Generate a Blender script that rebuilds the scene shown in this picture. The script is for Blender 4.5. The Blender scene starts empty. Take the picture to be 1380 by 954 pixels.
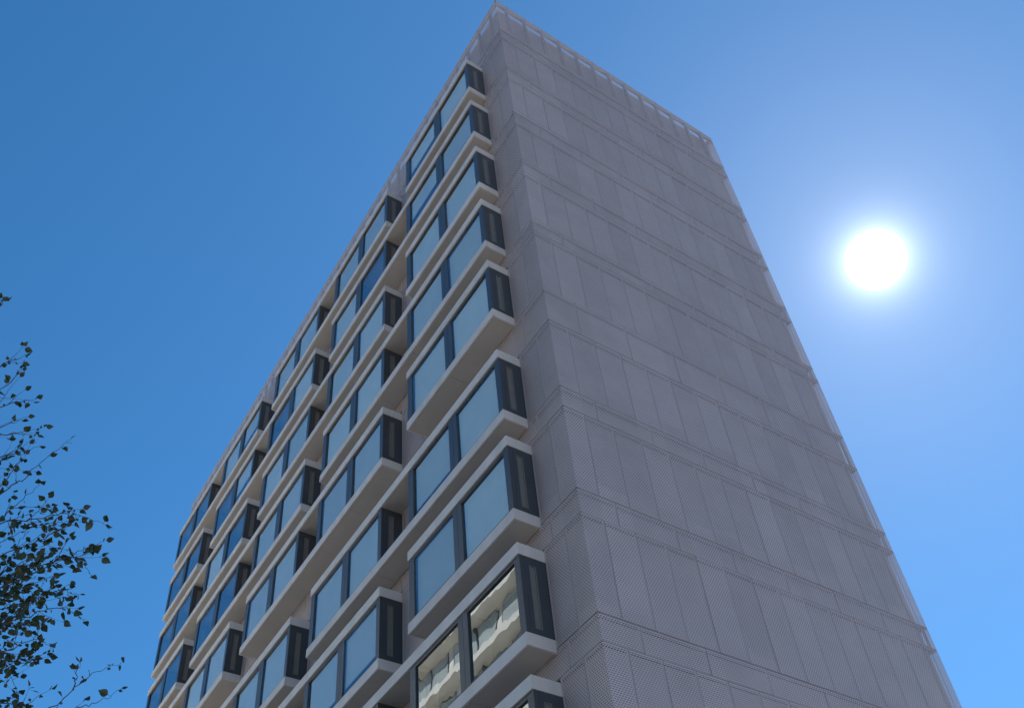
import bpy, bmesh, math, random
from mathutils import Vector, Matrix

R = math.radians
scene = bpy.context.scene
col = scene.collection

# ------------------------------------------------------------------ camera
cam_data = bpy.data.cameras.new('camera')
cam = bpy.data.objects.new('camera', cam_data)
col.objects.link(cam)
cam.matrix_world = Matrix(((0.83046, -0.33082, -0.44821, -9.6029),
                           (-0.54986, -0.61591, -0.56419, -10.7017),
                           (-0.08942, 0.71499, -0.69339, 1.6),
                           (0, 0, 0, 1)))
cam_data.sensor_width = 36.0
cam_data.lens = 35.49
cam_data.shift_x = -0.01834          # the photo is a crop of a larger frame
cam_data.shift_y = 0.1204
cam_data.clip_start = 0.05
cam_data.clip_end = 6000
scene.camera = cam

# ------------------------------------------------------------------ sky, sun, exposure
SUN_AZ, SUN_EL = 69.75, 49.24        # clockwise from +Y, above the horizon
SUN_DIR = Vector((math.sin(R(SUN_AZ)) * math.cos(R(SUN_EL)),
                  math.cos(R(SUN_AZ)) * math.cos(R(SUN_EL)),
                  math.sin(R(SUN_EL))))
world = bpy.data.worlds.new('World')
scene.world = world
world.use_nodes = True
wn, wl = world.node_tree.nodes, world.node_tree.links
wn.clear()
w_out = wn.new('ShaderNodeOutputWorld')
bg = wn.new('ShaderNodeBackground')
sky = wn.new('ShaderNodeTexSky')
sky.sky_type = 'NISHITA'
sky.sun_disc = False
sky.sun_elevation = R(SUN_EL)
sky.sun_rotation = R(SUN_AZ)
sky.altitude = 1500
sky.air_density = 1.0
sky.dust_density = 0.25
sky.ozone_density = 2.5
bg.inputs['Strength'].default_value = 0.094
hsv = wn.new('ShaderNodeHueSaturation')
hsv.inputs['Saturation'].default_value = 1.31
hsv.inputs['Hue'].default_value = 0.4955
wl.new(sky.outputs[0], hsv.inputs['Color'])
wl.new(hsv.outputs[0], bg.inputs['Color'])
# the sun itself with its bright aureole, at the sun lamp's direction
tc = wn.new('ShaderNodeTexCoord')
dot = wn.new('ShaderNodeVectorMath'); dot.operation = 'DOT_PRODUCT'
nrm = wn.new('ShaderNodeVectorMath'); nrm.operation = 'NORMALIZE'
wl.new(tc.outputs['Generated'], nrm.inputs[0])
wl.new(nrm.outputs[0], dot.inputs[0])
dot.inputs[1].default_value = SUN_DIR
def wmath(op, a, b=None):
    n = wn.new('ShaderNodeMath'); n.operation = op
    for i, v in enumerate((a, b)):
        if v is None: continue
        if isinstance(v, (int, float)): n.inputs[i].default_value = v
        else: wl.new(v, n.inputs[i])
    return n.outputs[0]
ang = wmath('MULTIPLY', wmath('ARCCOSINE', wmath('MINIMUM', dot.outputs['Value'], 1.0)), 180 / math.pi)
def glow(width, amount):
    return wmath('MULTIPLY', wmath('POWER', math.e, wmath('MULTIPLY', ang, -1.0 / width)), amount)
disc = wn.new('ShaderNodeMapRange')
disc.interpolation_type = 'SMOOTHSTEP'
disc.inputs['From Min'].default_value = 0.3
disc.inputs['From Max'].default_value = 1.7
disc.inputs['To Min'].default_value = 4.0
disc.inputs['To Max'].default_value = 0.0
wl.new(ang, disc.inputs['Value'])
em = wmath('ADD', wmath('ADD', disc.outputs[0], glow(0.80, 2.2)), glow(3.2, 0.10))
bg2 = wn.new('ShaderNodeBackground')
bg2.inputs['Color'].default_value = (0.90, 0.97, 1.0, 1)
wl.new(em, bg2.inputs['Strength'])
bg3 = wn.new('ShaderNodeBackground')      # wide pale forward-scattering round the sun
bg3.inputs['Color'].default_value = (0.62, 0.90, 1.0, 1)
wl.new(glow(28.0, 0.055), bg3.inputs['Strength'])
add0 = wn.new('ShaderNodeAddShader')
wl.new(bg.outputs[0], add0.inputs[0])
wl.new(bg3.outputs[0], add0.inputs[1])
add = wn.new('ShaderNodeAddShader')
wl.new(add0.outputs[0], add.inputs[0])
wl.new(bg2.outputs[0], add.inputs[1])
wl.new(add.outputs[0], w_out.inputs['Surface'])

sun_data = bpy.data.lights.new('sun', 'SUN')
sun_data.energy = 4.0
sun_data.angle = R(0.5)
sun_data.color = (1.0, 0.95, 0.87)
sun = bpy.data.objects.new('sun', sun_data)
col.objects.link(sun)
sun.rotation_euler = SUN_DIR.to_track_quat('Z', 'Y').to_euler()
sun.location = (30, 10, 60)

scene.view_settings.view_transform = 'Standard'
scene.view_settings.look = 'None'
scene.view_settings.gamma = 1.0
scene.view_settings.use_curve_mapping = False
scene.view_settings.exposure = 0.85
scene.render.engine = 'CYCLES'
scene.cycles.max_bounces = 8
scene.cycles.transparent_max_bounces = 24

# ------------------------------------------------------------------ materials
def new_mat(name):
    m = bpy.data.materials.new(name)
    m.use_nodes = True
    nt = m.node_tree
    nt.nodes.clear()
    out = nt.nodes.new('ShaderNodeOutputMaterial')
    return m, nt.nodes, nt.links, out

def mathn(N, L, op, a, b=None, c=None):
    n = N.new('ShaderNodeMath'); n.operation = op
    for i, v in enumerate((a, b, c)):
        if v is None: continue
        if isinstance(v, (int, float)): n.inputs[i].default_value = v
        else: L.new(v, n.inputs[i])
    return n.outputs[0]

def plain(name, c, rough=0.5, metal=0.0, var=0.12, scale=3.0, bump=0.0, bscale=40, streak=False, spec=0.5):
    m, N, L, out = new_mat(name)
    b = N.new('ShaderNodeBsdfPrincipled')
    b.inputs['Roughness'].default_value = rough
    b.inputs['Metallic'].default_value = metal
    b.inputs['Specular IOR Level'].default_value = spec
    g = N.new('ShaderNodeNewGeometry')
    mp = N.new('ShaderNodeMapping')
    L.new(g.outputs['Position'], mp.inputs['Vector'])
    if streak: mp.inputs['Scale'].default_value = (1, 1, 0.18)
    nz = N.new('ShaderNodeTexNoise')
    nz.inputs['Scale'].default_value = scale
    nz.inputs['Detail'].default_value = 6
    nz.inputs['Roughness'].default_value = 0.65
    L.new(mp.outputs[0], nz.inputs['Vector'])
    mr = N.new('ShaderNodeMapRange')
    mr.inputs['From Min'].default_value = 0.3
    mr.inputs['From Max'].default_value = 0.7
    mr.inputs['To Min'].default_value = 1 - var
    mr.inputs['To Max'].default_value = 1 + var
    L.new(nz.outputs['Fac'], mr.inputs['Value'])
    mx = N.new('ShaderNodeVectorMath'); mx.operation = 'SCALE'
    mx.inputs[0].default_value = c
    L.new(mr.outputs[0], mx.inputs['Scale'])
    L.new(mx.outputs[0], b.inputs['Base Color'])
    if bump:
        n2 = N.new('ShaderNodeTexNoise'); n2.inputs['Scale'].default_value = bscale
        L.new(g.outputs['Position'], n2.inputs['Vector'])
        bp = N.new('ShaderNodeBump'); bp.inputs['Strength'].default_value = bump
        bp.inputs['Distance'].default_value = 0.01
        L.new(n2.outputs['Fac'], bp.inputs['Height'])
        L.new(bp.outputs[0], b.inputs['Normal'])
    L.new(b.outputs[0], out.inputs['Surface'])
    return m

def mesh_mat():
    """Perforated sheet: staggered oblong holes that are really open, in metres of UV."""
    m, N, L, out = new_mat('perforated_metal')
    PX, PZ, HW, HH = 0.062, 0.046, 0.048, 0.029
    uv = N.new('ShaderNodeUVMap'); uv.uv_map = 'UVMap'
    sp = N.new('ShaderNodeSeparateXYZ'); L.new(uv.outputs[0], sp.inputs[0])
    M = lambda op, a, b=None: mathn(N, L, op, a, b)
    v = M('DIVIDE', sp.outputs['Y'], PZ)
    row = M('FLOOR', v)
    u = M('ADD', M('DIVIDE', sp.outputs['X'], PX), M('MULTIPLY', M('MODULO', row, 2.0), 0.5))
    fx = M('MULTIPLY', M('ABSOLUTE', M('SUBTRACT', M('FRACT', u), 0.5)), PX)
    fz = M('MULTIPLY', M('ABSOLUTE', M('SUBTRACT', M('FRACT', v), 0.5)), PZ)
    dx = M('MAXIMUM', M('SUBTRACT', fx, (HW - HH) / 2), 0.0)
    r = M('SQRT', M('ADD', M('MULTIPLY', dx, dx), M('MULTIPLY', fz, fz)))
    hole = M('LESS_THAN', r, HH / 2)
    b = N.new('ShaderNodeBsdfPrincipled')
    b.inputs['Roughness'].default_value = 0.45
    b.inputs['Metallic'].default_value = 0.25
    # each panel of the cladding is its own slightly different coil of metal
    pn = N.new('ShaderNodeCombineXYZ')
    L.new(M('FLOOR', M('DIVIDE', M('SUBTRACT', sp.outputs['X'], 0.55), 0.775)), pn.inputs['X'])
    L.new(M('FLOOR', M('DIVIDE', sp.outputs['Y'], 3.07)), pn.inputs['Y'])
    wnz = N.new('ShaderNodeTexWhiteNoise'); wnz.noise_dimensions = '2D'
    L.new(pn.outputs[0], wnz.inputs['Vector'])
    nz = N.new('ShaderNodeTexNoise'); nz.inputs['Scale'].default_value = 0.9; nz.inputs['Detail'].default_value = 5
    L.new(uv.outputs[0], nz.inputs['Vector'])
    f = M('ADD', M('MULTIPLY', wnz.outputs['Value'], 0.14), M('MULTIPLY', nz.outputs['Fac'], 0.25))
    f = M('ADD', f, 0.80)
    sc = N.new('ShaderNodeVectorMath'); sc.operation = 'SCALE'
    sc.inputs[0].default_value = MESH_COL
    L.new(f, sc.inputs['Scale'])
    L.new(sc.outputs[0], b.inputs['Base Color'])
    t = N.new('ShaderNodeBsdfTransparent')
    mx = N.new('ShaderNodeMixShader')
    L.new(hole, mx.inputs[0]); L.new(b.outputs[0], mx.inputs[1]); L.new(t.outputs[0], mx.inputs[2])
    L.new(mx.outputs[0], out.inputs['Surface'])
    return m

def glass_mat():
    m, N, L, out = new_mat('coated_window_glass')
    g = N.new('ShaderNodeNewGeometry')
    nz = N.new('ShaderNodeTexNoise'); nz.inputs['Scale'].default_value = 1.1; nz.inputs['Detail'].default_value = 2.0
    L.new(g.outputs['Position'], nz.inputs['Vector'])
    bp = N.new('ShaderNodeBump'); bp.inputs['Strength'].default_value = 0.17; bp.inputs['Distance'].default_value = 0.012
    L.new(nz.outputs['Fac'], bp.inputs['Height'])
    # mirror-coated glass, the same from both sides: Schlick with F0 = 0.28
    lw = N.new('ShaderNodeLayerWeight'); lw.inputs['Blend'].default_value = 0.5
    f_ = mathn(N, L, 'MULTIPLY_ADD', mathn(N, L, 'POWER', lw.outputs['Facing'], 5.0), 0.72, 0.28)
    gl = N.new('ShaderNodeBsdfGlossy'); gl.inputs['Roughness'].default_value = 0.0
    gl.inputs['Color'].default_value = (0.93, 0.97, 1.0, 1)
    L.new(bp.outputs[0], gl.inputs['Normal'])
    tr = N.new('ShaderNodeBsdfTransparent'); tr.inputs['Color'].default_value = (0.94, 0.98, 0.98, 1)
    mx = N.new('ShaderNodeMixShader')
    L.new(f_, mx.inputs[0]); L.new(tr.outputs[0], mx.inputs[1]); L.new(gl.outputs[0], mx.inputs[2])
    L.new(mx.outputs[0], out.inputs['Surface'])
    return m

def clear_mat():
    m, N, L, out = new_mat('clear_glass_body')
    tr = N.new('ShaderNodeBsdfTransparent')
    L.new(tr.outputs[0], out.inputs['Surface'])
    return m

def leaf_mat():
    m, N, L, out = new_mat('birch_leaf')
    oi = N.new('ShaderNodeNewGeometry')
    b = N.new('ShaderNodeBsdfPrincipled')
    ramp = N.new('ShaderNodeValToRGB')
    ramp.color_ramp.elements[0].color = (0.010, 0.024, 0.007, 1)
    ramp.color_ramp.elements[1].color = (0.024, 0.044, 0.012, 1)
    L.new(oi.outputs['Random Per Island'], ramp.inputs['Fac'])
    L.new(ramp.outputs[0], b.inputs['Base Color'])
    b.inputs['Roughness'].default_value = 0.5
    L.new(b.outputs[0], out.inputs['Surface'])
    return m

def paving_mat():
    m, N, L, out = new_mat('concrete_paving')
    g = N.new('ShaderNodeNewGeometry')
    br = N.new('ShaderNodeTexBrick')
    br.inputs['Color1'].default_value = (0.44, 0.38, 0.31, 1)
    br.inputs['Color2'].default_value = (0.50, 0.43, 0.35, 1)
    br.inputs['Mortar'].default_value = (0.2, 0.19, 0.18, 1)
    br.inputs['Scale'].default_value = 1.0
    br.inputs['Brick Width'].default_value = 0.9
    br.inputs['Row Height'].default_value = 0.6
    br.inputs['Mortar Size'].default_value = 0.006
    L.new(g.outputs['Position'], br.inputs['Vector'])
    b = N.new('ShaderNodeBsdfPrincipled'); b.inputs['Roughness'].default_value = 0.85
    L.new(br.outputs['Color'], b.inputs['Base Color'])
    L.new(b.outputs[0], out.inputs['Surface'])
    return m

MESH_COL = (0.585, 0.485, 0.475)
M_MESH = mesh_mat()
M_EDGE = plain('folded_sheet_edge', (0.46, 0.40, 0.39), 0.45, 0.25, 0.05)
M_CORE = plain('dark_wall_membrane', (0.26, 0.25, 0.25), 0.8, 0, 0.2, 1.2)
M_RAIL = plain('galvanised_rail', (0.06, 0.06, 0.065), 0.6, 0.0, 0.1)
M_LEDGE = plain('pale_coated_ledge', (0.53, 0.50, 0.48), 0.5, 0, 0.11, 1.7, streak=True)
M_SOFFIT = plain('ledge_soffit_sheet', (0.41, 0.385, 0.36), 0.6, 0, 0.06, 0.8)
M_FRAME = plain('anthracite_frame', (0.045, 0.052, 0.062), 0.32, 0, 0.08, 2)
M_VENT = plain('vent_louvre', (0.17, 0.165, 0.155), 0.5, 0.2, 0.1, 6)
M_GLASS = glass_mat()
M_CLEAR = clear_mat()
M_BLIND = plain('roller_blind_fabric', (0.56, 0.63, 0.60), 0.9, 0, 0.05, 1.5)
def tint_by_object(m, lo, hi):
    nt = m.node_tree
    b = next(n for n in nt.nodes if n.type == 'BSDF_PRINCIPLED')
    src = b.inputs['Base Color'].links[0].from_socket
    oi = nt.nodes.new('ShaderNodeObjectInfo')
    mr = nt.nodes.new('ShaderNodeMapRange'); mr.inputs['To Min'].default_value = lo; mr.inputs['To Max'].default_value = hi
    nt.links.new(oi.outputs['Random'], mr.inputs['Value'])
    sc = nt.nodes.new('ShaderNodeVectorMath'); sc.operation = 'SCALE'
    nt.links.new(src, sc.inputs[0]); nt.links.new(mr.outputs[0], sc.inputs['Scale'])
    nt.links.new(sc.outputs[0], b.inputs['Base Color'])
tint_by_object(M_BLIND, 0.78, 1.06)
tint_by_object(M_LEDGE, 0.95, 1.04)
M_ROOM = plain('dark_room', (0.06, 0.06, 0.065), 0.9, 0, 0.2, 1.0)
M_BARK = plain('birch_bark', (0.06, 0.045, 0.04), 0.8, 0, 0.4, 14, 0.4, 30)
M_TRUNK = plain('pale_birch_trunk', (0.42, 0.40, 0.37), 0.8, 0, 0.5, 5, 0.4, 12)
M_LEAF = leaf_mat()
M_PAVE = paving_mat()
M_ASPHALT = plain('asphalt', (0.05, 0.05, 0.052), 0.9, 0, 0.25, 8, 0.5, 120)
M_KERB = plain('kerb_stone', (0.35, 0.34, 0.32), 0.85, 0, 0.15, 3)
M_PAINT = plain('road_paint', (0.75, 0.75, 0.72), 0.7, 0, 0.12, 8)
M_RENDER = plain('cream_render', (0.82, 0.80, 0.72), 0.8, 0, 0.05, 0.6)
M_CURTAIN = plain('curtained_far_glass', (0.46, 0.52, 0.50), 0.15, 0, 0.15, 0.5)
M_PLANT = plain('plant_room_cladding', (0.15, 0.155, 0.165), 0.6, 0.2, 0.1)
M_ROOF = plain('roof_gravel', (0.25, 0.24, 0.23), 0.95, 0, 0.25, 10)

# ------------------------------------------------------------------ mesh helpers
class MB:
    def __init__(self): self.v, self.f, self.m, self.uv = [], [], [], []
    def quad(self, pts, mat=0, uv=None):
        i = len(self.v); self.v += [tuple(p) for p in pts]
        self.f.append(tuple(range(i, i + len(pts)))); self.m.append(mat)
        self.uv.append(uv or [(0, 0)] * len(pts))
    def box(self, x0, x1, y0, y1, z0, z1, mat=0, front=None):
        """front: material of the -x face only"""
        p = lambda x, y, z: (x, y, z)
        q = self.quad
        q([p(x0,y1,z0), p(x0,y0,z0), p(x0,y0,z1), p(x0,y1,z1)][::1], mat if front is None else front)
        q([p(x1,y0,z0), p(x1,y1,z0), p(x1,y1,z1), p(x1,y0,z1)], mat)
        q([p(x0,y0,z0), p(x1,y0,z0), p(x1,y0,z1), p(x0,y0,z1)], mat)
        q([p(x1,y1,z0), p(x0,y1,z0), p(x0,y1,z1), p(x1,y1,z1)], mat)
        q([p(x0,y0,z1), p(x1,y0,z1), p(x1,y1,z1), p(x0,y1,z1)], mat)
        q([p(x0,y1,z0), p(x1,y1,z0), p(x1,y0,z0), p(x0,y0,z0)], mat)
    def tube(self, pts, radii, n=6, mat=0):
        base = len(self.v)
        for i, p in enumerate(pts):
            p = Vector(p)
            a = Vector(pts[max(i - 1, 0)]); b = Vector(pts[min(i + 1, len(pts) - 1)])
            d = (b - a).normalized()
            s = d.cross(Vector((0.31, 0.17, 0.93))).normalized(); t = d.cross(s)
            for k in range(n):
                an = 2 * math.pi * k / n
                self.v.append(tuple(p + (s * math.cos(an) + t * math.sin(an)) * radii[i]))
        for i in range(len(pts) - 1):
            for k in range(n):
                a = base + i * n + k; b = base + i * n + (k + 1) % n
                self.f.append((a, b, b + n, a + n)); self.m.append(mat); self.uv.append([(0, 0)] * 4)
    def build(self, name, mats, parent=None, loc=None, smooth=False):
        me = bpy.data.meshes.new(name)
        me.from_pydata(self.v, [], self.f)
        for m in (mats if isinstance(mats, (list, tuple)) else [mats]): me.materials.append(m)
        me.polygons.foreach_set('material_index', self.m)
        if smooth: me.polygons.foreach_set('use_smooth', [True] * len(self.f))
        ul = me.uv_layers.new(name='UVMap')
        ul.data.foreach_set('uv', [c for f in self.uv for p in f for c in p])
        me.update()
        o = bpy.data.objects.new(name, me)
        col.objects.link(o)
        if parent: o.parent = parent
        if loc: o.location = loc
        return o

def empty(name, loc=(0, 0, 0)):
    o = bpy.data.objects.new(name, None); o.location = loc; col.objects.link(o); return o

def tag(o, label=None, cat=None, group=None, kind=None):
    if label: o['label'] = label
    if cat: o['category'] = cat
    if group: o['group'] = group
    if kind: o['kind'] = kind
    return o

def copy_tree(o, parent=None):
    c = o.copy(); col.objects.link(c)
    if parent: c.parent = parent
    for ch in list(o.children): copy_tree(ch, c)
    return c

# ------------------------------------------------------------------ ground
S = 3000
g = MB(); g.quad([(-S, -S, 0), (S, -S, 0), (S, S, 0), (-S, S, 0)])
tag(g.build('ground', M_PAVE), kind='structure')
r_ = MB(); r_.quad([(-60, -26, 0.004), (70, -26, 0.004), (70, -17, 0.004), (-60, -17, 0.004)])
tag(r_.build('road', M_ASPHALT), kind='structure')
k_ = MB()
k_.box(-60, 70, -16.98, -16.8, -0.05, 0.12); k_.box(-60, 70, -26.2, -26.02, -0.05, 0.12)
tag(k_.build('kerb', M_KERB), kind='structure')
l_ = MB()
for i in range(30):
    x = -58 + i * 4.2
    l_.quad([(x, -21.56, 0.008), (x + 2, -21.56, 0.008), (x + 2, -21.44, 0.008), (x, -21.44, 0.008)])
tag(l_.build('road_marking', M_PAINT), kind='structure')

# ------------------------------------------------------------------ the tower
W, D = 10.42, 30.42                  # perforated skin, outside size
ST = 0.16                            # stand-off of the skin from the wall
ROOF = 37.3
tower = empty('apartment_tower', (W / 2, D / 2, 0))
tag(tower, 'tall apartment tower wrapped in grey perforated metal with projecting glazed bays', 'apartment tower')
OFF = Vector((-W / 2, -D / 2, 0))
def tpart(mb, name, mats, loc=(0, 0, 0)):
    return mb.build(name, mats, tower, Vector(loc) + OFF)

b = MB(); b.box(ST, W - ST + 0.05, ST, D - ST, 0, ROOF); tpart(b, 'wall', M_CORE)
b = MB(); b.box(0.05, W - 0.05, 0.05, D - 0.05, ROOF + 0.003, ROOF + 0.03); tpart(b, 'roof', M_ROOF)
b = MB(); b.box(1.3, W - 0.9, 0.75, D - 4.0, ROOF + 0.035, 38.92); tpart(b, 'plant_room', M_PLANT)
b = MB()
b.box(0.17, W - 0.17, 0.17, 0.30, ROOF + 0.032, 39.13); b.box(0.17, W - 0.17, D - 0.30, D - 0.17, ROOF + 0.032, 39.13)
b.box(0.17, 0.30, 0.302, D - 0.302, ROOF + 0.032, 39.13); b.box(W - 0.30, W - 0.17, 0.302, D - 0.302, ROOF + 0.032, 39.13)
tpart(b, 'parapet_wall', M_CORE)

HEAD = [36.21, 33.11, 30.05, 27.005, 23.966, 20.267, 17.32, 14.304, 11.29]
SILL = [34.07, 31.0, 27.942, 24.9, 21.862, 18.158, 15.203, 12.195, 9.18]
UP = [37.10, 34.00, 30.925, 27.843, 24.763, 21.68, 18.023, 15.003, 12.003, 9.0, 5.9]
LO = [36.38, 33.27, 30.15, 27.13, 24.15, 20.384, 17.395, 14.369, 11.394, 8.4, 5.3]
COLS = [1.258, 7.083, 12.904, 18.80, 24.70]
CLEN = 4.38

def P_right(a, z, o=0.0): return (a, -o, z)
def P_left(a, z, o=0.0): return (-o, a, z)
def P_far(a, z, o=0.0): return (W + o, a, z)
def P_back(a, z, o=0.0): return (a, D + o, z)

def panel(mb, P, a0, a1, z0, z1, flip, edge=0.010, fold=True, open_ends=(0, 1), solid=False):
    """one sheet: open perforated field inside a folded solid edge that returns 45 mm to the back"""
    def q(x0, x1, y0, y1, m):
        pts = [P(x0, y0), P(x1, y0), P(x1, y1), P(x0, y1)]
        uv = [(x0, y0), (x1, y0), (x1, y1), (x0, y1)]
        if flip: pts, uv = pts[::-1], uv[::-1]
        mb.quad(pts, m, uv)
    e = edge
    e0, e1 = (e if 0 in open_ends else 0.0), (e if 1 in open_ends else 0.0)
    eh = e * 0.6
    q(a0 + e0, a1 - e1, z0 + eh, z1 - eh, 1 if solid else 0)
    if e0: q(a0, a0 + e, z0, z1, 1)
    if e1: q(a1 - e, a1, z0, z1, 1)
    q(a0 + e0, a1 - e1, z0, z0 + eh, 1); q(a0 + e0, a1 - e1, z1 - eh, z1, 1)
    if fold:
        ends = [(a0, z0, a1, z0), (a0, z1, a1, z1)]
        if e0: ends.append((a0, z0, a0, z1))
        if e1: ends.append((a1, z0, a1, z1))
        for (x0, y0, x1, y1) in ends:
            mb.quad([P(x0, y0), P(x1, y1), P(x1, y1, -0.045), P(x0, y0, -0.045)], 1)

def joints(start, pitch, lo, hi):
    out = [lo]; a = start
    while a < hi - 0.1:
        if a > lo + 0.1: out.append(a)
        a += pitch
    return out + [hi]

GAP = 0.020
rng = random.Random(4)
def row(P, segs, start, pitch, z0, z1, flip):
    mb = MB()
    for lo, hi in segs:
        js = joints(start, pitch, lo, hi)
        for i in range(len(js) - 1):
            a0 = js[i] + (GAP / 2 if i else 0); a1 = js[i + 1] - (GAP / 2 if i < len(js) - 2 else 0)
            o = rng.uniform(-0.003, 0.003)
            oe = tuple(k for k in (0, 1) if not ((k == 0 and js[i] == 0.0) or (k == 1 and js[i + 1] in (W, D))))
            if len(oe) < 2: o = 0.0          # corner sheets fold round and stay in line
            panel(mb, lambda a, z, k=0.0, o=o: P(a, z, k + o), a0, a1, z0, z1, flip, open_ends=oe)
    return mb

gaps = [(0.0, COLS[0])] + [(COLS[i] + CLEN + 0.0, COLS[i + 1]) for i in range(4)] + [(COLS[4] + CLEN, D)]
faces = [(P_right, [(0.0, W)], False), (P_left, gaps, True), (P_far, [(0.0, D)], False), (P_back, [(0.0, W)], True)]
G2 = 0.010
for P, segs, flip in faces:
    whole = [(segs[0][0], segs[-1][1])]
    for i in range(len(UP)):
        zt, zb = UP[i] - G2, LO[i] + G2
        mb = row(P, whole, 0.94, 1.55, zb, zt, flip)
        tpart(mb, 'belt_screen', [M_MESH, M_EDGE])
        z_low = (UP[i + 1] if i + 1 < len(UP) else 0.1)
        for sg in segs:
            mb = row(P, [sg], 0.55, 0.775, z_low + G2, LO[i] - G2, flip)
            tpart(mb, 'storey_screen', [M_MESH, M_EDGE])
    # parapet: tall sheet, open slot, narrow top sheet on posts
    mb = row(P, whole, 0.4775, 0.775, UP[0] + G2, 38.985, flip)
    js = joints(0.4775, 0.775, 0.0, whole[0][1])
    for i in range(len(js) - 1):
        a0 = js[i] + GAP / 2; a1 = js[i + 1] - GAP / 2
        panel(mb, P, a0, a1, 39.09, 39.45, flip, open_ends=tuple(k for k in (0, 1) if not ((k == 0 and i == 0) or (k == 1 and i == len(js) - 2))), solid=True)
        for (x0, x1) in ((a0, a0 + 0.075), (a1 - 0.075, a1)):       # the sheet runs on past the slot at each side
            pts = [P(x0, 38.985), P(x1, 38.985), P(x1, 39.09), P(x0, 39.09)]
            mb.quad(pts[::-1] if flip else pts, 1)
    tpart(mb, 'parapet_screen', [M_MESH, M_EDGE])

# rails that carry the skin, one above and one below each belt, with stub brackets at the joints
for i in range(len(UP)):
    mb = MB()
    for z in (UP[i], LO[i]):
        z0, z1 = z - 0.03, z + 0.03
        mb.box(0.012, W - 0.012, 0.05, 0.11, z0, z1)
        mb.box(0.012, W - 0.012, D - 0.11, D - 0.05, z0, z1)
        mb.box(0.05, 0.11, 0.115, D - 0.115, z0, z1)
        mb.box(W - 0.11, W - 0.05, 0.115, D - 0.115, z0, z1)
    tpart(mb, 'support_rail', M_RAIL)
mb = MB()
mb.box(W - 0.066, W - 0.053, 0.112, 0.125, 0.1, ROOF); mb.box(W - 0.066, W - 0.053, D - 0.125, D - 0.112, 0.1, ROOF)
tpart(mb, 'corner_post', M_RAIL)
mb = MB()
mb.box(0.0, W, 0.012, 0.06, 39.405, 39.45); mb.box(0.012, 0.06, 0.065, D, 39.405, 39.45)
mb.box(W - 0.06, W - 0.012, 0.065, D, 39.405, 39.45); mb.box(0.065, W - 0.065, D - 0.06, D - 0.012, 39.405, 39.45)
for k in range(13):
    a = 0.4775 + 0.775 * k
    mb.box(a - 0.03, a + 0.03, 0.05, 0.11, ROOF, 39.40)
for k in range(39):
    a = 0.4775 + 0.775 * k
    mb.box(0.05, 0.11, a - 0.03, a + 0.03, ROOF, 39.40)
    mb.box(W - 0.11, W - 0.05, a - 0.03, a + 0.03, ROOF, 39.40)
tpart(mb, 'parapet_frame', M_RAIL)

# ------------------------------------------------------------------ projecting window bays
PR = 0.643                           # how far the ledges stand out
WH = 1.83                            # clear height between the ledges
def ledge_mesh(length):
    mb = MB()
    halves = [(0, length / 2 - 0.003), (length / 2 + 0.003, length)]
    for a, c in halves:
        mb.box(-PR, 0.0, a, c, 0.022, 0.28)
    w = 0.05                         # lip round the sunk soffit sheet
    mb.box(-PR, -PR + w, 0, length, 0.0, 0.0218)
    mb.box(-PR + w + 0.004, -0.0, 0, w, 0.0, 0.0218)
    mb.box(-PR + w + 0.004, -0.0, length - w, length, 0.0, 0.0218)
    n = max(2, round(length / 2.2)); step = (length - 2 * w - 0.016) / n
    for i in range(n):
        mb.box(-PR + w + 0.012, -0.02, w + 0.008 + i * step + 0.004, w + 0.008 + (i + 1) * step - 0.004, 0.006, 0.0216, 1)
    return mb

def frame_mesh(y):
    mb = MB(); x0, x1 = -0.612, -0.50
    mb.box(x0, x1, y + 0.02, y + 0.20, 0, WH)
    mb.box(x0, x1, y + 1.965, y + 2.145, 0, WH); mb.box(x0, x1, y + 2.155, y + 2.335, 0, WH)
    mb.box(x0 + 0.03, x1, y + 2.1455, y + 2.1545, 0, WH)
    mb.box(x0, x1, y + 4.12, y + CLEN - 0.02, 0, WH)
    for a, c in ((0.2005, 1.9645), (2.3355, 4.1195)):
        mb.box(x0 + 0.004, x1 - 0.004, y + a, y + c, 0, 0.075); mb.box(x0 + 0.004, x1 - 0.004, y + a, y + c, WH - 0.09, WH)
    return mb

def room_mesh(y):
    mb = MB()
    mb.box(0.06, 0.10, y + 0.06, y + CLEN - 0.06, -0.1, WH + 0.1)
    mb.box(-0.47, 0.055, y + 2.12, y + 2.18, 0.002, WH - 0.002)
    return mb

def side_mesh(y, s):
    """end panel round its narrow upright vent; s=+1 panel at the low-y end"""
    ya, yb = (y + 0.016, y + 0.056) if s > 0 else (y + CLEN - 0.056, y + CLEN - 0.016)
    mb = MB()
    v0, v1, h0, h1 = -0.405, -0.245, 0.15, 1.63
    mb.box(-0.498, v0, ya, yb, 0, WH); mb.box(v1, 0.02, ya, yb, 0, WH)
    mb.box(v0 + 0.0005, v1 - 0.0005, ya, yb, 0, h0); mb.box(v0 + 0.0005, v1 - 0.0005, ya, yb, h1, WH)
    return mb

def vent_mesh(y, s):
    mb = MB()
    ya, yb = (y + 0.034, y + 0.05) if s > 0 else (y + CLEN - 0.05, y + CLEN - 0.034)
    mb.box(-0.404, -0.246, ya, yb, 0.151, 1.629, 0)
    o0, o1 = (y + 0.010, y + 0.033) if s > 0 else (y + CLEN - 0.033, y + CLEN - 0.010)
    mb.box(-0.268, -0.2475, o0, o1, 0.152, 1.628, 1); mb.box(-0.4035, -0.392, o0, o1, 0.152, 1.628, 1)
    mb.box(-0.3915, -0.2685, o0, o1, 0.152, 0.166, 1); mb.box(-0.3915, -0.2685, o0, o1, 1.612, 1.628, 1)
    return mb

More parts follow.
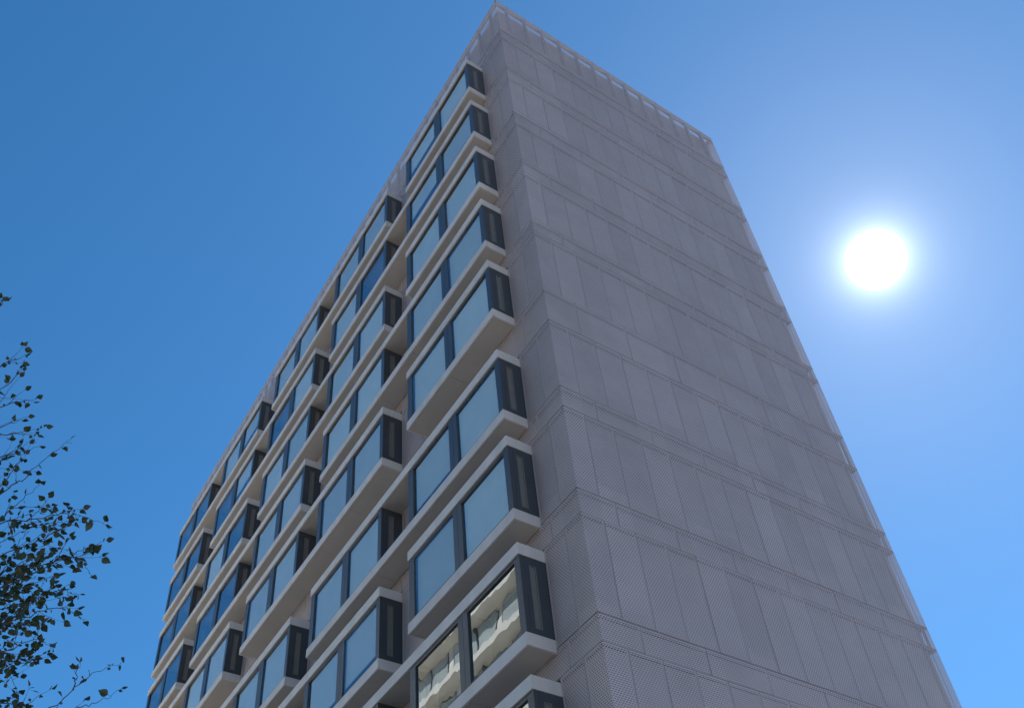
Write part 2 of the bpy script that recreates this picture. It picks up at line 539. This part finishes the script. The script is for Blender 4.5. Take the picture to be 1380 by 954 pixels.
def pane_mesh(w):
    mb = MB(); mb.box(-0.008, 0.0, 0, w, 0, WH - 0.165, 1, front=0); return mb

def blind_mesh(w, drop):
    mb = MB(); h = WH - 0.165
    mb.box(0.0, 0.004, 0.02, w - 0.02, h * (1 - drop), h)
    mb.box(-0.006, 0.010, 0.02, w - 0.02, h * (1 - drop) - 0.025, h * (1 - drop) - 0.0005)
    return mb

PW = 1.763
blind_protos = {}
def blind(drop, parent, loc):
    key = round(drop, 2)
    if key not in blind_protos:
        o = blind_mesh(PW, drop).build('roller_blind', M_BLIND, parent, loc); blind_protos[key] = o.data
    else:
        o = bpy.data.objects.new('roller_blind', blind_protos[key]); col.objects.link(o); o.parent = parent; o.location = loc
    return o

def make_bay(loc, parent):
    root = frame_mesh(0).build('window_bay', M_FRAME, parent, loc)
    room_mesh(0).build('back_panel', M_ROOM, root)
    for sgn in (1, -1):
        sp_ = side_mesh(0, sgn).build('side_panel', M_FRAME, root)
        vent_mesh(0, sgn).build('side_vent', [M_VENT, M_VENT], root)
    for a in (0.201, 2.336):
        pane_mesh(PW).build('pane', [M_GLASS, M_CLEAR], root, (-0.565, a, 0.075))
    return root

brng = random.Random(11)
special = {(7, 0): [0, 0], (8, 0): [0, 0], (5, 0): [1, 0.85], (6, 0): [0.95, 1], (7, 1): [1, 0.95]}
bay0 = None
ledge_first = {}
for r in range(9):
    units = [(0, 1), (1, 2), (3, 2)] if r % 2 == 0 else [(0, 2), (2, 2), (4, 1)]
    for c, nb in units:
        # two ledges, above and below, shared by the bays of a pair
        y0 = COLS[c]; ln = COLS[c + nb - 1] + CLEN - y0
        for z in (SILL[r] - 0.28, SILL[r] + WH):
            key = round(ln, 3)
            loc = Vector((0, y0, z)) + OFF
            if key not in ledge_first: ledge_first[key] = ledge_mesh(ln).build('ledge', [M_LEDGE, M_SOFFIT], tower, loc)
            else:
                o = copy_tree(ledge_first[key], tower); o.location = loc
    for c in range(5):
        loc = Vector((0, COLS[c], SILL[r])) + OFF
        if bay0 is None: bay0 = make_bay(loc, tower); o = bay0; continue
        o = copy_tree(bay0, tower); o.location = loc
bays = sorted((o for o in tower.children if o.name.startswith('window_bay')), key=lambda o: (-round(o.location.z, 2), o.location.y))
for i, o in enumerate(bays):
    r, c = divmod(i, 5)
    for k, a in enumerate((0.201, 2.336)):
        d = brng.choice([1, 1, 1, 1, 0.97, 0.85, 0.72] if r > 1 else [1, 1, 0.9, 0.8, 0.6, 0])
        if c == 4 or (c == 3 and r < 4 and brng.random() < 0.6): d = 0
        if (r, c) in special: d = special[(r, c)][k]
        if d > 0: blind(d, o, (-0.535, a, 0.075))
    for ch in o.children:                # no two panes sit quite true in their frames
        if ch.name.startswith('pane'):
            ch.rotation_euler = (0, brng.uniform(-0.006, 0.006), brng.uniform(-0.006, 0.006))

# ------------------------------------------------------------------ building across the way (seen mirrored in the low panes)
nb_ = empty('neighbour_building', (-25, 31, 0))
tag(nb_, 'cream apartment block across the way, mirrored in the lowest corner panes', 'apartment block')
o_ = Vector((25, -31, 0))
def npart(mb, name, mats): return mb.build(name, mats, nb_, o_)
NX, NY0, NY1, NH = -18.0, 20.5, 41.2, 39.2
b = MB(); b.box(-32, NX, NY0, NY1, 0, NH); npart(b, 'wall', M_RENDER)
b = MB(); b.box(-32.2, NX + 0.25, NY0 - 0.2, NY1 + 0.2, NH + 0.003, NH + 0.5); npart(b, 'roof', M_LEDGE)
for i in range(12):
    z = 37.0 - 3.05 * i
    b = MB(); b.box(NX - 0.0, NX + 0.8, NY0 + (0.6 if i % 2 else 2.2), NY1 - (0.6 if i % 2 else 2.2), z - 0.45, z); npart(b, 'ledge', M_RENDER)
    for k in range(4):
        y = NY0 + 1.2 + k * 5.0 + (0.7 if i % 2 else 0)
        w = MB(); w.box(NX - 0.03, NX + 0.02, y, y + 4.4, z + 0.12, z + 2.45)
        w.box(NX + 0.03, NX + 0.09, y + 2.12, y + 2.28, z + 0.13, z + 2.44)
        w = npart(w, 'window', M_FRAME)
        q = MB()
        q.box(NX + 0.0205, NX + 0.05, y + 0.12, y + 2.1, z + 0.22, z + 2.35); q.box(NX + 0.0205, NX + 0.05, y + 2.3, y + 4.28, z + 0.22, z + 2.35)
        q.build('pane', M_CURTAIN, w)

# ------------------------------------------------------------------ birch tree
BR = [[[-10.18,-4.939,7.957],[-10.02,-5.061,8.012],[-9.92,-5.168,8.044]],[[-9.95,-4.555,7.605],[-9.767,-4.866,7.709],[-9.663,-5.054,7.682]],[[-9.906,-4.228,7.699],[-9.708,-4.485,7.898],[-9.652,-4.628,7.968]],[[-9.921,-4.72,7.2],[-9.645,-4.923,7.276],[-9.493,-5.068,7.279]],[[-9.889,-4.173,7.494],[-9.619,-4.385,7.582],[-9.527,-4.515,7.573]],[[-9.819,-4.85,6.903],[-9.58,-4.974,6.968],[-9.416,-5.051,6.973]],[[-9.765,-4.351,7.095],[-9.506,-4.592,7.143],[-9.365,-4.779,7.12]],[[-9.662,-4.155,6.702],[-9.481,-4.495,6.842],[-9.387,-4.724,6.836],[-9.308,-4.975,6.851],[-9.208,-5.23,6.86]],[[-9.614,-3.671,6.892],[-9.408,-3.964,7.047],[-9.321,-4.193,7.111],[-9.248,-4.387,7.128]],[[-9.709,-3.678,7.226],[-9.488,-3.913,7.405],[-9.44,-4.076,7.49],[-9.402,-4.26,7.592]],[[-9.63,-4.339,6.449],[-9.417,-4.6,6.496],[-9.182,-4.827,6.482],[-9.026,-5.015,6.417],[-8.848,-5.159,6.29]],[[-9.556,-3.814,6.581],[-9.328,-4.04,6.669],[-9.097,-4.274,6.747],[-8.963,-4.498,6.808],[-9.037,-4.642,6.792]],[[-9.51,-3.978,6.293],[-9.209,-4.248,6.396],[-8.977,-4.48,6.428],[-8.861,-4.689,6.433],[-8.779,-4.863,6.395]],[[-9.446,-4.191,6.072],[-9.129,-4.46,6.253],[-8.957,-4.664,6.334],[-8.864,-4.742,6.258],[-8.796,-4.791,6.145]],[[-9.407,-3.494,6.288],[-9.177,-3.698,6.397],[-8.99,-3.899,6.489],[-8.85,-4.051,6.508],[-8.754,-4.138,6.441]],[[-9.409,-3.979,5.933],[-9.076,-4.268,6.038],[-8.892,-4.491,6.039],[-8.742,-4.617,5.899]],[[-9.35,-3.65,5.97],[-9.11,-3.817,6.027],[-8.939,-3.984,6.077],[-8.812,-4.067,6.0]],[[-9.253,-3.187,5.97],[-9.038,-3.41,6.124],[-8.881,-3.571,6.17],[-8.784,-3.727,6.209]],[[-9.206,-3.545,5.373],[-8.884,-3.814,5.524],[-8.688,-4.034,5.581],[-8.614,-4.248,5.643],[-8.548,-4.432,5.653],[-8.441,-4.615,5.645]],[[-8.887,-4.011,5.344],[-8.691,-4.188,5.409],[-8.571,-4.337,5.431],[-8.488,-4.466,5.425],[-8.412,-4.613,5.447]],[[-8.624,-4.162,5.643],[-8.633,-4.231,5.707],[-8.641,-4.298,5.767]],[[-9.201,-3.277,5.718],[-8.978,-3.473,5.832],[-8.843,-3.58,5.795],[-8.719,-3.749,5.856]],[[-9.474,-3.84,6.268],[-9.177,-3.716,6.185],[-9.011,-3.573,6.066],[-8.857,-3.416,5.914]],[[-9.576,-3.286,7.044],[-9.409,-3.426,7.118],[-9.26,-3.606,7.234],[-9.135,-3.736,7.279]],[[-9.52,-3.434,6.737],[-9.312,-3.607,6.798],[-9.156,-3.785,6.858],[-9.015,-3.954,6.899]],[[-9.455,-3.73,6.283],[-9.276,-3.923,6.379],[-9.101,-4.091,6.425],[-8.95,-4.258,6.464]],[[-9.416,-3.188,6.55],[-9.215,-3.373,6.635],[-9.048,-3.534,6.675],[-8.92,-3.687,6.701]],[[-9.51,-3.978,6.293],[-9.317,-4.116,6.364],[-9.26,-4.323,6.526],[-9.242,-4.472,6.606]],[[-9.362,-3.427,6.18],[-9.186,-3.605,6.32],[-9.04,-3.715,6.349],[-8.885,-3.818,6.359]],[[-9.757,-4.165,7.032],[-9.613,-4.322,7.116],[-9.539,-4.474,7.187],[-9.482,-4.608,7.234]]]
rt = random.Random(7)
tree = empty('birch_tree', (-11.3, -2.0, 0))
tag(tree, 'young birch tree with thin dark twigs and small pointed leaves left of the tower', 'tree')
TO = Vector((11.3, 2.0, 0))
trunk_pts = [(-11.3, -2.0, 0), (-11.28, -2.02, 1.5), (-11.2, -2.1, 3.2), (-11.12, -2.12, 5.0), (-11.15, -2.2, 6.8), (-11.05, -2.3, 8.4), (-11.1, -2.35, 10.2)]
mb = MB(); mb.tube(trunk_pts, [0.14, 0.12, 0.1, 0.08, 0.055, 0.03, 0.008], 10)
mb.build('trunk', M_TRUNK, tree, TO, smooth=True)
def trunk_at(z):
    for a, c in zip(trunk_pts, trunk_pts[1:]):
        if a[2] <= z <= c[2]:
            t = (z - a[2]) / (c[2] - a[2]); return Vector(a).lerp(Vector(c), t)
    return Vector(trunk_pts[-1])
wood = MB(); leaves = MB()
def leaf(p, d, s):
    """ovate pointed leaf folded along its midrib, on a short stalk"""
    d = d.normalized()
    up = Vector((rt.gauss(0, 1), rt.gauss(0, 1), rt.gauss(0, 1)))
    x = d.cross(up).normalized(); n = x.cross(d)
    st = p + d * s * 0.35
    wood.tube([p, st], [0.0011, 0.0009], 3)
    fold = rt.uniform(0.1, 0.4); curl = rt.uniform(-0.2, 0.3)
    prof = [(0.0, 0.0), (0.14, 0.30), (0.34, 0.40), (0.58, 0.31), (0.8, 0.14), (1.0, 0.0)]
    mid = [st + d * s * t + n * (s * curl * t * t) for t, w in prof]
    for sg in (1, -1):
        edge = [st + d * s * t + x * (sg * s * w) + n * (s * w * fold + s * curl * t * t) for t, w in prof]
        base = len(leaves.v)
        leaves.v += [tuple(q) for q in mid] + [tuple(q) for q in edge[1:-1]]
        ids = list(range(base, base + 6)); e = list(range(base + 6, base + 10))
        fs = [(ids[0], ids[1], e[0])] + [(ids[i], ids[i + 1], e[i], e[i - 1]) for i in range(1, 4)] + [(ids[4], ids[5], e[3])]
        for f in fs:
            leaves.f.append(f); leaves.m.append(0); leaves.uv.append([(0, 0)] * len(f))
def rvec(s): return Vector((rt.gauss(0, s), rt.gauss(0, s), rt.gauss(0, s)))
def smooth_line(pts, n):
    pts = [Vector(p) for p in pts]; out = []
    P4 = [pts[0] * 2 - pts[1]] + pts + [pts[-1] * 2 - pts[-2]]
    for i in range(1, len(P4) - 2):
        a, b2, c, d = P4[i - 1:i + 3]
        for k in range(n):
            t = k / n
            out.append(0.5 * ((2 * b2) + (c - a) * t + (2 * a - 5 * b2 + 4 * c - d) * t * t + (3 * b2 - a - 3 * c + d) * t ** 3))
    out.append(pts[-1]); return out
def dress(line, dens, size, f0=0.0):
    """alternate leaves along a twig"""
    L = len(line)
    for i in range(int(L * f0), L - 1):
        a, c = line[i], line[i + 1]; seg = (c - a)
        cnt = seg.length * dens
        k = int(cnt) + (1 if rt.random() < cnt % 1 else 0)
        for _ in range(k):
            p = a.lerp(c, rt.random())
            d = seg.normalized() * 0.5 + rvec(0.55) + Vector((0, 0, -0.25))
            leaf(p, d, size * rt.choice((0.45, 0.6, 0.8, 1.0, 1.15)))
    leaf(line[-1], (line[-1] - line[-2]).normalized() + rvec(0.2), size * 0.9)
    leaf(line[-1], (line[-1] - line[-2]).normalized() + rvec(0.5), size * 0.7)
def twig(p, d, ln, r0, dens, size):
    pts = [p]; d = d.normalized()
    n = 5
    for i in range(n):
        d = (d + rvec(0.10) + Vector((0, 0, 0.03))).normalized()
        pts.append(pts[-1] + d * ln / n)
    wood.tube(pts, [r0 * (1 - 0.75 * i / n) for i in range(n + 1)], 4)
    dress(pts, dens, size)
def branch(pts, r0, dens, size, subs, sublen):
    line = smooth_line(pts, 6)
    n = len(line)
    line = [q + rvec(0.006) if 0 < i < n - 1 else q for i, q in enumerate(line)]
    wood.tube(line, [r0 * (1 - 0.8 * i / (n - 1)) for i in range(n)], 5)
    dress(line, dens, size, 0.1)
    for _ in range(subs):
        f = rt.uniform(0.05, 0.8); i = int(f * (n - 2))
        d = (line[i + 1] - line[i]).normalized() + rvec(0.5)
        twig(line[i], d, sublen * rt.uniform(0.5, 1.2) * (1.1 - f), r0 * 0.5, dens, size)
for bi, pts in enumerate(BR):
    low = pts[0][2] < 6.6
    spray = bi in (18, 19, 20)
    branch(pts, 0.0055, 11 if spray else (20 if low else 9), 0.060 if low else 0.052, 1 if spray else (7 if low else 2), 0.2 if spray else 0.42)
    if bi in (18, 19, 20): continue
    s = Vector(pts[0]); t0 = trunk_at(max(s.z - 1.3, 2.5))
    m1 = t0.lerp(s, 0.45) + Vector((0, 0, 0.25)) + rvec(0.08)
    wood.tube(smooth_line([t0, m1, s], 6), [0.022 - 0.016 * i / 12 for i in range(13)], 6)
# the two lowest sprays grow from one limb under the frame
for bi in (18, 19):
    s = Vector(BR[bi][0]); t0 = trunk_at(4.2)
    wood.tube(smooth_line([t0, t0.lerp(s, 0.5) + Vector((0, 0, 0.2)), s], 6), [0.022 - 0.016 * i / 12 for i in range(13)], 6)
# the rest of the crown round the trunk, outside the picture
for k in range(46):
    z = rt.uniform(3.4, 9.6); an = rt.uniform(0, 2 * math.pi)
    d = Vector((math.cos(an), math.sin(an), rt.uniform(0.3, 0.9)))
    if d.x > 0.0 and d.y < 0.5: d.x = -d.x
    p = trunk_at(z); ln = 0.5 + (10.4 - z) * 0.22
    branch([p, p + d * ln * 0.5, p + d * ln + Vector((0, 0, 0.15))], 0.012, 14, 0.05, 6, 0.5)
wood.build('branches', M_BARK, tree, TO, smooth=True)
leaves.build('crown', M_LEAF, tree, TO)
